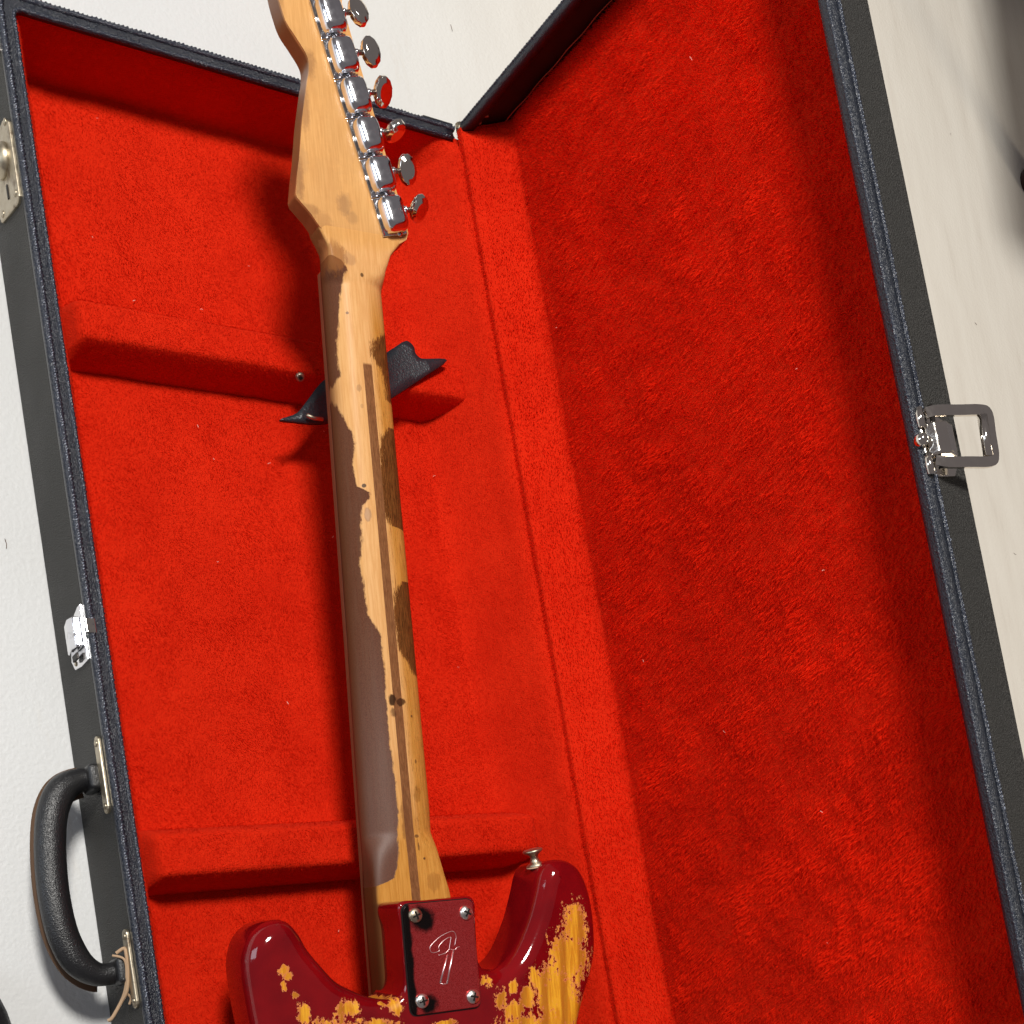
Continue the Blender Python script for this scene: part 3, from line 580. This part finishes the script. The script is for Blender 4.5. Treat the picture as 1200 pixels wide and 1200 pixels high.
# ------------------------------------------------------------------ the guitar
gt = empty('electric_guitar', 'worn crimson electric guitar lying face down on the red plush, maple neck rubbed bare', 'guitar')
gt.location = (0.19236835, -0.71488138, 0.13351171); gt.rotation_euler = (0.14811426, -0.10285271, -0.01685206)
S_ = GS
def gs(x, y, z): return (x * S_, y * S_, z * S_)
OUT = [((-24.5, 34), 2.5), ((-8, 34.6), 2.5), ((8, 34.6), 2.5), ((24.3, 33.6), 2.5), ((25, 20), 2.5), ((25.2, 5), 4), ((25.6, -2), 6), ((29, -9), 9), ((37, -12), 11), ((46, -8.5), 12), ((55, 0), 12), ((65, 17), 12), ((72, 34), 12), ((75.5, 44), 12), ((80, 50.5), 12), ((88, 53), 12), ((98, 51.5), 12), ((105.5, 46), 12), ((110.5, 35.5), 12), ((113, 23), 12), ((113.7, 9), 12), ((112.5, -8), 12), ((108, -22), 12), ((101, -37), 12), ((96, -50), 12), ((92, -65), 12), ((88, -100), 12), ((90, -130), 12), ((100, -165), 12), ((118, -210), 12), ((124, -250), 12), ((115, -295), 12), ((85, -330), 12), ((35, -350), 12), ((-20, -352), 12), ((-75, -338), 12), ((-112, -305), 12), ((-124, -260), 12), ((-118, -215), 12), ((-102, -170), 12), ((-95, -135), 12), ((-98, -100), 12), ((-108, -65), 12), ((-116, -35), 12), ((-119, -10), 12), ((-119.5, 6), 12), ((-117.5, 16), 12), ((-113, 24), 12), ((-105.5, 29.5), 12), ((-97, 31), 12), ((-90.5, 28.5), 12), ((-85, 21.5), 12), ((-80.7, 12.7), 12), ((-73.8, 3), 12), ((-65.3, -7.5), 12), ((-55.3, -14), 12), ((-45, -19), 11), ((-35, -21.5), 8), ((-28.5, -19.5), 5), ((-25.4, -13), 3.5), ((-24.8, 0), 2.5), ((-24.6, 18), 2.5)]
pp = catmull([(a[0], a[1], r) for a, r in OUT], 6, True); pp = np.array(pp)
C2 = pp[:, :2]; rr = pp[:, 2]; nP = len(C2)
# resample evenly
d = np.concatenate([[0], np.cumsum(np.linalg.norm(np.roll(C2, -1, 0) - C2, axis=1))]); tt = np.linspace(0, d[-1], 760, endpoint=False)
C2 = np.stack([np.interp(tt, d, np.append(C2[:, k], C2[0, k])) for k in (0, 1)], 1); rr = np.interp(tt, d, np.append(rr, rr[0])); nP = 760
def nrm2(C):
    t = np.roll(C, -1, 0) - np.roll(C, 1, 0); t /= np.linalg.norm(t, axis=1)[:, None]; return np.stack([t[:, 1], -t[:, 0]], 1)
nn2 = nrm2(C2)
area = .5 * np.sum(C2[:, 0] * np.roll(C2[:, 1], -1) - np.roll(C2[:, 0], -1) * C2[:, 1])
if area < 0: nn2 = -nn2
V = []; rings = []
for th in np.linspace(0, 90, 11):
    a = R(th); off = rr * (1 - math.sin(a)) if False else rr * (1 - math.cos(R(90) - a)) ; z = -rr * (1 - math.cos(a))
    rings.append((C2 - nn2 * (rr * (1 - math.sin(a)))[:, None], z))
rings.append((C2, np.full(nP, -40.)))
rings.append((C2 - nn2 * 4, np.full(nP, -44.)))
F = []
for P, z in rings: V += [gs(x, y, zz) for (x, y), zz in zip(P, z)]
K = len(rings)
for k in range(K - 1):
    for i in range(nP): F.append((k * nP + i, k * nP + (i + 1) % nP, (k + 1) * nP + (i + 1) % nP, (k + 1) * nP + i))
me = bpy.data.meshes.new('body'); bm = bmesh.new(); bv = [bm.verts.new(v) for v in V]
for f in F: bm.faces.new([bv[i] for i in f])
from mathutils.geometry import delaunay_2d_cdt
for k in (0, K - 1):
    ring = [Vector((bv[k * nP + i].co.x, bv[k * nP + i].co.y)) for i in range(nP)]
    vo, eo, fo, ov, oe, of = delaunay_2d_cdt(ring, [(i, (i + 1) % nP) for i in range(nP)], [], 1, 1e-7)
    mp = [bv[k * nP + o_[0]] if o_ else bm.verts.new((v_.x, v_.y, bv[k * nP].co.z)) for v_, o_ in zip(vo, ov)]
    for f_ in fo:
        try: bm.faces.new([mp[i] for i in f_])
        except ValueError: pass
bmesh.ops.recalc_face_normals(bm, faces=bm.faces[:]); bm.to_mesh(me); bm.free()
body = link('body', me, M_paint, gt)
for e_ in (35,): body.modifiers.new('wn', 'WEIGHTED_NORMAL').keep_sharp = False
# neck
def nz(y): return -(max(0., y - 442.) * .3) + float(np.interp(y, [-40, 40, 80, 300, 412, 424, 437], [-28.6, -28.8, -30, -32, -32.9, -32.02, -32.02]))
def aL(y): return float(np.interp(y, [-40, 40, 60, 92, 200, 350, 416, 427, 430, 434.2, 437, 440, 447], [26.2, 25.6, 24.6, 24.3, 21.8, 19.2, 18.3, 17.7, 17.9, 19.6, 21.1, 22.8, 24]))
def aR(y): return float(np.interp(y, [-40, 33, 40, 50, 60, 76, 92, 200, 350, 412, 421, 430, 433, 437, 440, 447], [28, 27, 26, 23.6, 22.2, 21.6, 22.2, 21.4, 20.3, 19.7, 20.2, 23.4, 25.8, 29.4, 32.2, 33]))
V = []; F = []; m = 40; ysn = np.concatenate([np.linspace(-40, 34, 8), np.linspace(36, 90, 50), np.linspace(92, 400, 110), np.linspace(402, 447, 34)])
for y in ysn:
    hl = float(sstep(46, 78, np.array(y)))
    nexp = 2.05 * hl + 9 * (1 - hl) + 14 * float(sstep(410, 434, np.array(y)))
    for j in range(m + 1):
        a = math.pi * j / m; ca, sa = math.cos(a), math.sin(a)
        nl = nexp if (y < 80 or y > 400) else nexp
        x = math.copysign(abs(ca) ** (2 / nl), ca) * (aR(y) if ca > 0 else aL(y)) - 1.2
        z = -45.9 + (nz(y) + 45.9) * abs(sa) ** (2 / nl)
        V.append(gs(x, y, z))
    V.append(gs(-1.2 - aL(y), y, -47.6)); V.append(gs(-1.2 + aR(y), y, -47.6))
mm = m + 3
order = [mm - 1] + list(range(m + 1)) + [mm - 2]
for i in range(len(ysn) - 1):
    for j in range(len(order) - 1): F.append((i * mm + order[j], i * mm + order[j + 1], (i + 1) * mm + order[j + 1], (i + 1) * mm + order[j]))
    F.append((i * mm + order[-1], i * mm + order[0], (i + 1) * mm + order[0], (i + 1) * mm + order[-1]))
F.append(tuple(order)); F.append(tuple((len(ysn) - 1) * mm + o_ for o_ in order))
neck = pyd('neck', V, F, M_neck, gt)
V = []; F = []
for y in (-40, 60, 200, 350, 421):
    for x, z in ((-aL(y) - 1.3, -47.4), (-aL(y) - 1.3, -52.6), (aR(y) - 1.1, -52.6), (aR(y) - 1.1, -47.4)): V.append(gs(x, y, z))
for i in range(4):
    for j in range(4): F.append((i * 4 + j, i * 4 + (j + 1) % 4, i * 4 + 4 + (j + 1) % 4, i * 4 + 4 + j))
F += [(0, 1, 2, 3), (16, 17, 18, 19)]
fb = pyd('fretboard', V, F, M_board, gt, False); bev(fb, .0006)
# headstock
HS = [(-15, 436), (-21.5, 438.6), (-24.6, 441.4), (-29.0, 447.3), (-36.6, 455.0), (-37.2, 457.6), (-35.4, 468), (-32.5, 481.5), (-28.9, 502.2), (-24.2, 523.2), (-22.0, 532), (-22.2, 540.1), (-28.2, 549.6), (-33.4, 556.9), (-36.2, 565.2), (-38.5, 576), (-40, 592), (-36, 606), (-26, 616), (-12, 619), (0, 612), (5, 600), (4.5, 590), (3.4, 577.2), (15.7, 527), (21.8, 501), (27.2, 479), (34.3, 450.5), (35.0, 445.5), (33.4, 441.4), (30.0, 439.2), (20.0, 436)]
HSc = []
sharp = {(-36.6, 455.0), (-37.2, 457.6), (34.3, 450.5), (35.0, 445.5), (33.4, 441.4), (15.7, 527), (21.8, 501), (27.2, 479), (3.4, 577.2)}
def arcs(P):
    out_ = []
    n = len(P)
    for i in range(n):
        a, b, c, e2 = (np.array(P[(i + k) % n], float) for k in (-1, 0, 1, 2))
        if P[i] in sharp or P[(i + 1) % n] in sharp: out_.append(b); continue
        for s in range(5):
            t = s / 5; out_.append(.5 * ((2 * b) + (-a + c) * t + (2 * a - 5 * b + 4 * c - e2) * t * t + (-a + 3 * b - 3 * c + e2) * t ** 3))
    return out_
HSc = arcs(HS)
def hz(y, z): return z - (max(0, 441 - y) * .25 if z > -40 else 0)
from mathutils.geometry import delaunay_2d_cdt
hb = bmesh.new(); HSc = [p for k, p in enumerate(HSc) if np.linalg.norm(p - HSc[k - 1]) > .15]; nh = len(HSc)
bp = [Vector((float(p[0]), float(p[1]))) for p in HSc]; extra = [Vector((x, y)) for y in np.arange(432, 446, 2.) for x in np.arange(-17, 20, 3.)]
vo, eo, fo, ov, oe, of = delaunay_2d_cdt(bp + extra, [(i, (i + 1) % nh) for i in range(nh)], [], 1, 1e-6)
top = [hb.verts.new(gs(v.x, v.y, hz(v.y, -32))) for v in vo]
for f_ in fo: hb.faces.new([top[i] for i in f_])
mp = {}
for k, o_ in enumerate(ov):
    for q in o_: mp[q] = top[k]
bt_ = [hb.verts.new(gs(p.x, p.y, -46)) for p in bp]; hb.faces.new(bt_)
for i in range(nh): hb.faces.new((mp[i], mp[(i + 1) % nh], bt_[(i + 1) % nh], bt_[i]))
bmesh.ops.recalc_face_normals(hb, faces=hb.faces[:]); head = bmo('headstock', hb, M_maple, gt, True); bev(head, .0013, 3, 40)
head.modifiers.new('wn', 'WEIGHTED_NORMAL').keep_sharp = True
V, F = sweep([gs(-17.0, 425, -50), gs(15, 425, -50)], [(-.002, -.0028), (.002, -.0028), (.002, .003), (-.002, .003)]); pyd('nut', V, F, flat('bone_nut', (.6, .5, .35), .5), gt, False)

# neck plate with four screws and the engraved letter
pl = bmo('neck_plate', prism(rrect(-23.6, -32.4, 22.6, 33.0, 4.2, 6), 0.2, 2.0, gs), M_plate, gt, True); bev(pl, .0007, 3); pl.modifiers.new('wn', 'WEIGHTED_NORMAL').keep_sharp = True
M_gasket = flat('black_plastic_gasket', (.01, .008, .008), .35)
gk = bmo('plate_gasket', prism(rrect(-24.4, -33.2, 23.3, 33.7, 4.6, 6), -.3, .45, gs), M_gasket, gt, False)
def screw(r, parent, loc, mat, rot=0., eul=None):
    bm = bmesh.new(); n = 20; prof = [(1., -.15), (1., .05), (.92, .22), (.75, .36), (.5, .46), (.25, .51), (0, .53)]
    rings_ = []
    for pr, pz in prof[:-1]: rings_.append([bm.verts.new((pr * r * math.cos(2 * math.pi * k / n), pr * r * math.sin(2 * math.pi * k / n), pz * r)) for k in range(n)])
    for a_, b_ in zip(rings_, rings_[1:]):
        for k in range(n): bm.faces.new((a_[k], a_[(k + 1) % n], b_[(k + 1) % n], b_[k]))
    c_ = bm.verts.new((0, 0, prof[-1][1] * r))
    for k in range(n): bm.faces.new((rings_[-1][k], rings_[-1][(k + 1) % n], c_))
    bm.faces.new(rings_[0][::-1]); s_ = bmo('screw', bm, mat, parent); s_.location = loc; s_.rotation_euler = (0, 0, rot)
    bm = bmesh.new(); box(bm, (0, 0, r * .47), (r * 1.15, r * .24, r * .16)); box(bm, (0, 0, r * .472), (r * .24, r * 1.15, r * .16)); c2 = bmo('cross_slot', bm, M_dark_metal, s_, False)
    return s_
for (x, y), a in zip(((-16.2, 26.2), (17.4, 25.0), (17.2, -25.6), (-16.6, -24.4)), (20, 60, 75, 10)):
    screw(4.5 * S_, pl, gs(x, y, 2.3), M_nickel if x < 0 and y > 0 else chrome('steel_screw', (.78, .75, .70), -.02, (.25, .4)), R(a))
eng = NT('engraved_bright_metal'); eng.B(base=(.95, .80, .80), metal=1., rough=.35); eng = eng.m
FS = [[(8.0, 6.2), (9.5, 11.1), (8.3, 14.4), (5.3, 14.5), (-0.8, 12.4), (-6.3, 8.8), (-8.4, 6.3), (-7.6, 3.6), (-4.7, 3.3), (-2.3, 4.2), (-2.7, 6.1), (-0.8, 8.4), (3.3, 10.9), (6.1, 11.4)], [(6.1, 11.4), (5.2, 8), (4.2, 4.5)], [(-3.2, 1.4), (1.6, 2.3), (4.2, 4.5)], [(4.2, 4.5), (7.7, 3.6), (9.5, 4.8), (11.3, 5.1)]]
for st_ in FS:
    P = catmull([(x, y) for x, y in st_], 6)
    V, F = sweep([gs(p[0], p[1], 2.02) for p in P], circ(.22 * S_, 5)); pyd('engraved_letter', V, F, eng, pl)
for a_, b_ in (((2.9, 1.0), (-3.7, -15.0)), ((7.0, 3.3), (0.7, -16.0))):
    V, F = sweep([gs(*a_, 2.02), gs(*b_, 2.02)], circ(.62 * S_, 6)); pyd('engraved_letter', V, F, eng, pl)
V, F = sweep([gs(-3.7, -15.0, 2.02), gs(-1.6, -16.2, 2.02), gs(.7, -16.0, 2.02)], circ(.3 * S_, 5)); pyd('engraved_letter', V, F, eng, pl)

# strap button on the long horn
bm = bmesh.new(); prof = [(0, 0), (6.0, 0), (6.2, 1.2), (3.6, 2.4), (2.6, 5.0), (3.0, 7.4), (6.2, 9.4), (6.6, 10.4), (5.6, 11.2), (0, 11.4)]; n = 24; rs = []
for r_, z_ in prof[1:-1]: rs.append([bm.verts.new((r_ * S_ * math.cos(2 * math.pi * k / n), r_ * S_ * math.sin(2 * math.pi * k / n), z_ * S_)) for k in range(n)])
for a_, b_ in zip(rs, rs[1:]):
    for k in range(n): bm.faces.new((a_[k], a_[(k + 1) % n], b_[(k + 1) % n], b_[k]))
bm.faces.new(rs[0][::-1]); bm.faces.new(rs[-1]); sb = bmo('strap_button', bm, M_nickel, gt)
sb.location = gs(80.5, 49.6, -18); sb.rotation_euler = Vector((-.20, 1, .05)).to_track_quat('Z', 'Y').to_euler()
bm = bmesh.new(); bmesh.ops.create_cone(bm, segments=20, radius1=6.3 * S_, radius2=6.3 * S_, depth=.8 * S_, cap_ends=True); q = bmo('felt_washer', bm, flat('worn_felt', (.6, .38, .25), .9), sb)

# six tuners
row = Vector((-.258, .966, 0)); outw = Vector((.966, .258, 0)); UPV = Vector((0, 0, 1))
TM = Matrix((outw, row, UPV)).transposed()
M_shaft = flat('brown_grey_shaft', (.30, .24, .20), .35, 1.)
def tuner(k, ang):
    c = Vector((22.3, 453.2, -32)) + Vector((-5.98, 22.35, 0)) * k
    t = empty('tuner', '', ''); del t['label'], t['category']; t.parent = gt
    t.matrix_local = Matrix.Translation(c * S_) @ TM.to_4x4()
    bm = bmesh.new(); box(bm, (.4 * S_, 0, .55 * S_), (17.2 * S_, 22.6 * S_, 1.1 * S_)); o = bmo('base_plate', bm, M_chrome, t, False); bev(o, .0004, 2)
    # stamped housing: rounded pillow
    V, F = sweep([(-7.6 * S_, -10.6 * S_, 1.0 * S_), (-7.6 * S_, 10.6 * S_, 1.0 * S_)], circ(.75 * S_, 10)); pyd('plate_lip', V, F, M_chrome2, t)
    V = []; F = []; nu, nv = 28, 9
    for i in range(nv + 1):
        a = (math.pi / 2) * i / nv
        for j in range(nu):
            b = 2 * math.pi * j / nu; e1 = .42; cx = math.copysign(abs(math.cos(b)) ** e1, math.cos(b)); sx = math.copysign(abs(math.sin(b)) ** e1, math.sin(b))
            k2 = math.cos(a) ** .42 if i < nv else 0.0
            V.append(((8.1 * cx * (k2 if i < nv else 0) + 1.2) * S_, 10.9 * sx * k2 * S_, (1.0 + 9.2 * math.sin(a) ** .75) * S_))
    for i in range(nv):
        for j in range(nu): F.append((i * nu + j, i * nu + (j + 1) % nu, (i + 1) * nu + (j + 1) % nu, (i + 1) * nu + j))
    pyd('housing', V, F, M_chrome, t)
    V, F = sweep([(7.5 * S_, .8 * S_, 5.2 * S_), (15 * S_, .8 * S_, 5.2 * S_)], circ(1.55 * S_, 10)); pyd('shaft', V, F, M_shaft, t)
    V, F = sweep([(8.6 * S_, .8 * S_, 5.2 * S_), (10.6 * S_, .8 * S_, 5.2 * S_)], circ(2.3 * S_, 10)); pyd('collar', V, F, M_chrome, t)
    # button: twelve-sided bevelled lozenge; x along the shaft, y across, z through
    V = []; F = []; nb = 12; lay = [(-3.4, .62), (-1.9, .96), (0, 1.0), (1.9, .96), (3.4, .62)]
    for z, s in lay:
        for j in range(nb):
            b = 2 * math.pi * (j + .5) / nb; V.append((6.2 * s * math.cos(b) * S_ * (1 if math.cos(b) > 0 else .95), 9.0 * s * math.sin(b) * S_, z * S_))
    for i in range(len(lay) - 1):
        for j in range(nb): F.append((i * nb + j, i * nb + (j + 1) % nb, (i + 1) * nb + (j + 1) % nb, (i + 1) * nb + j))
    F += [tuple(range(nb)), tuple(range((len(lay) - 1) * nb, len(lay) * nb))]
    bt = pyd('button', V, F, M_chrome2, t, False); bev(bt, .0003, 2, 25); bt.data.shade_smooth(); bt.modifiers.new('wn', 'WEIGHTED_NORMAL').keep_sharp = True
    bt.location = (19.6 * S_, .8 * S_, 5.2 * S_); bt.rotation_euler = (R(ang), 0, 0)
    for yy in ((-11.2,) if k else (-10.6,)): screw(1.9 * S_, t, (3.6 * S_, yy * S_, 1.2 * S_), M_chrome, .4)
    return t
for k, a in enumerate((58, 18, 82, 42, 4, -8)): tuner(k, a)

# ------------------------------------------------------------------ loose things
TWO = Vector((0, -.0060, 0))
V, F = sweep(catmull([(-.0078, -.6740, .0560), (-.0029, -.6716, .0585), (-.0025, -.6769, .0600), (-.0025, -.6883, .0580), (-.0040, -.6995, .0545), (-.0070, -.7057, .0500), (-.0130, -.7149, .0460), (-.0155, -.7165, .0440)], 8), circ(.0013, 7)); tw = pyd('twine', V, F, M_twine)
V2, F2 = sweep(catmull([(-.0120, -.7148, .0455), (-.0085, -.7085, .0470), (-.0050, -.7000, .0525), (-.0035, -.6900, .0570), (-.0040, -.6790, .0590), (-.0100, -.6750, .0545)], 8), circ(.0009, 7))
V3, F3 = sweep(catmull([(-.0045, -.7000, .0530), (-.0010, -.7040, .0520), (-.0020, -.7080, .0500)], 6), circ(.0009, 7))
bm = bmesh.new()
for v_, f_ in ((V, F), (V2, F2), (V3, F3)):
    b_ = [bm.verts.new(Vector(v) + TWO) for v in v_]
    for f in f_: bm.faces.new([b_[i] for i in f])
bm.to_mesh(tw.data); bm.free(); tw.data.shade_smooth()
tw['label'] = 'frayed loop of tan twine tied round the lower end of the black case handle'; tw['category'] = 'string'

# table out to the right: one dark leg comes into view, its top shades the floor
tb = empty('low_table', 'dark brown table leg standing on the pale floor at the right edge of the photo', 'table', (1.405, .240, 0))
V = []; F = []
prof = [(.024, 0), (.026, .01), (.022, .05), (.022, .36)]; n = 20
for r_, z_ in prof: V += [(r_ * math.cos(2 * math.pi * k / n), r_ * math.sin(2 * math.pi * k / n), z_) for k in range(n)]
for i in range(3):
    for j in range(n): F.append((i * n + j, i * n + (j + 1) % n, (i + 1) * n + (j + 1) % n, (i + 1) * n + j))
F += [tuple(range(n)), tuple(range(3 * n, 4 * n))]
leg = pyd('leg', V, F, M_wood_dark, tb)
for dx, dy in ((0, .62), (1.05, 0), (1.05, .62)):
    l2 = leg.copy(); col.objects.link(l2); l2.location = (dx, dy, 0)
bm = bmesh.new(); [bm.verts.new((x, y, z)) for z in (.36, .39) for x, y in ((-.36, -.06), (1.2, -.10), (1.2, .75), (-.22, .75))]; bm.verts.ensure_lookup_table(); [bm.faces.new([bm.verts[i] for i in q]) for q in ((0, 1, 2, 3), (7, 6, 5, 4), (0, 4, 5, 1), (1, 5, 6, 2), (2, 6, 7, 3), (3, 7, 4, 0))]; bmesh.ops.recalc_face_normals(bm, faces=bm.faces[:]); o = bmo('table_top', bm, M_wood_dark, tb, False); bev(o, .006)

# dark rounded thing at the lower left corner
bm = bmesh.new(); bmesh.ops.create_uvsphere(bm, u_segments=32, v_segments=16, radius=.05); bmesh.ops.scale(bm, vec=(.9, 1.4, .35), verts=bm.verts)
o = bmo('dark_pouch', bm, M_handle); o.location = (-.113, -.733, .0165); o['label'] = 'dark rounded edge of a black item on the white floor in the bottom left corner'; o['category'] = 'pouch'

# lint on the plush and specks on the floor
def fibre(P, r): return sweep(P, circ(r, 4))
def scatter(name, pts, mat, rad, ln):
    bm = bmesh.new()
    for p in pts:
        p = Vector(p); a = random.uniform(0, 6.3); l_ = ln * random.uniform(.5, 1.3); d_ = Vector((math.cos(a), math.sin(a), random.uniform(-.1, .2))) * l_; k_ = Vector((-math.sin(a), math.cos(a), 0)) * l_ * random.uniform(-.3, .3)
        v_, f_ = fibre([p - d_, p + k_, p + d_], rad * random.uniform(.7, 1.3)); b_ = [bm.verts.new(v) for v in v_]
        for f in f_: bm.faces.new([b_[i] for i in f])
    return bmo(name, bm, mat)
pts = []
for _ in range(26):
    x, y = random.uniform(.04, .36), random.uniform(-.70, -.02); pts.append((x, y, float(base_z(np.array([x]), np.array([y]))[0]) + .0028))
for _ in range(8):
    u, y = random.uniform(.04, .30), random.uniform(-.75, -.02); p = LW(u, y, float(lid_v(np.array([u]), np.array([y]))[0]) - .0045); pts.append(p)
o = scatter('lint', pts, flat('pink_white_lint', (.85, .45, .36), .9), .00022, .0011); o['kind'] = 'stuff'; o['label'] = 'tiny pale lint specks caught in the red plush'; o['category'] = 'lint'
pts = [(random.uniform(-.2, .05), random.uniform(-.75, -.1), .0006) for _ in range(16)] + [(random.uniform(.35, .75), random.uniform(.08, .5), .0006) for _ in range(20)] + [(random.uniform(.75, 1.3), random.uniform(-.4, .4), .0006) for _ in range(14)]
o = scatter('floor_debris', pts, flat('brown_fibre', (.16, .10, .07), .9), .00022, .0035); o['kind'] = 'stuff'; o['label'] = 'short brown hairs and specks scattered on the pale floor'; o['category'] = 'debris'
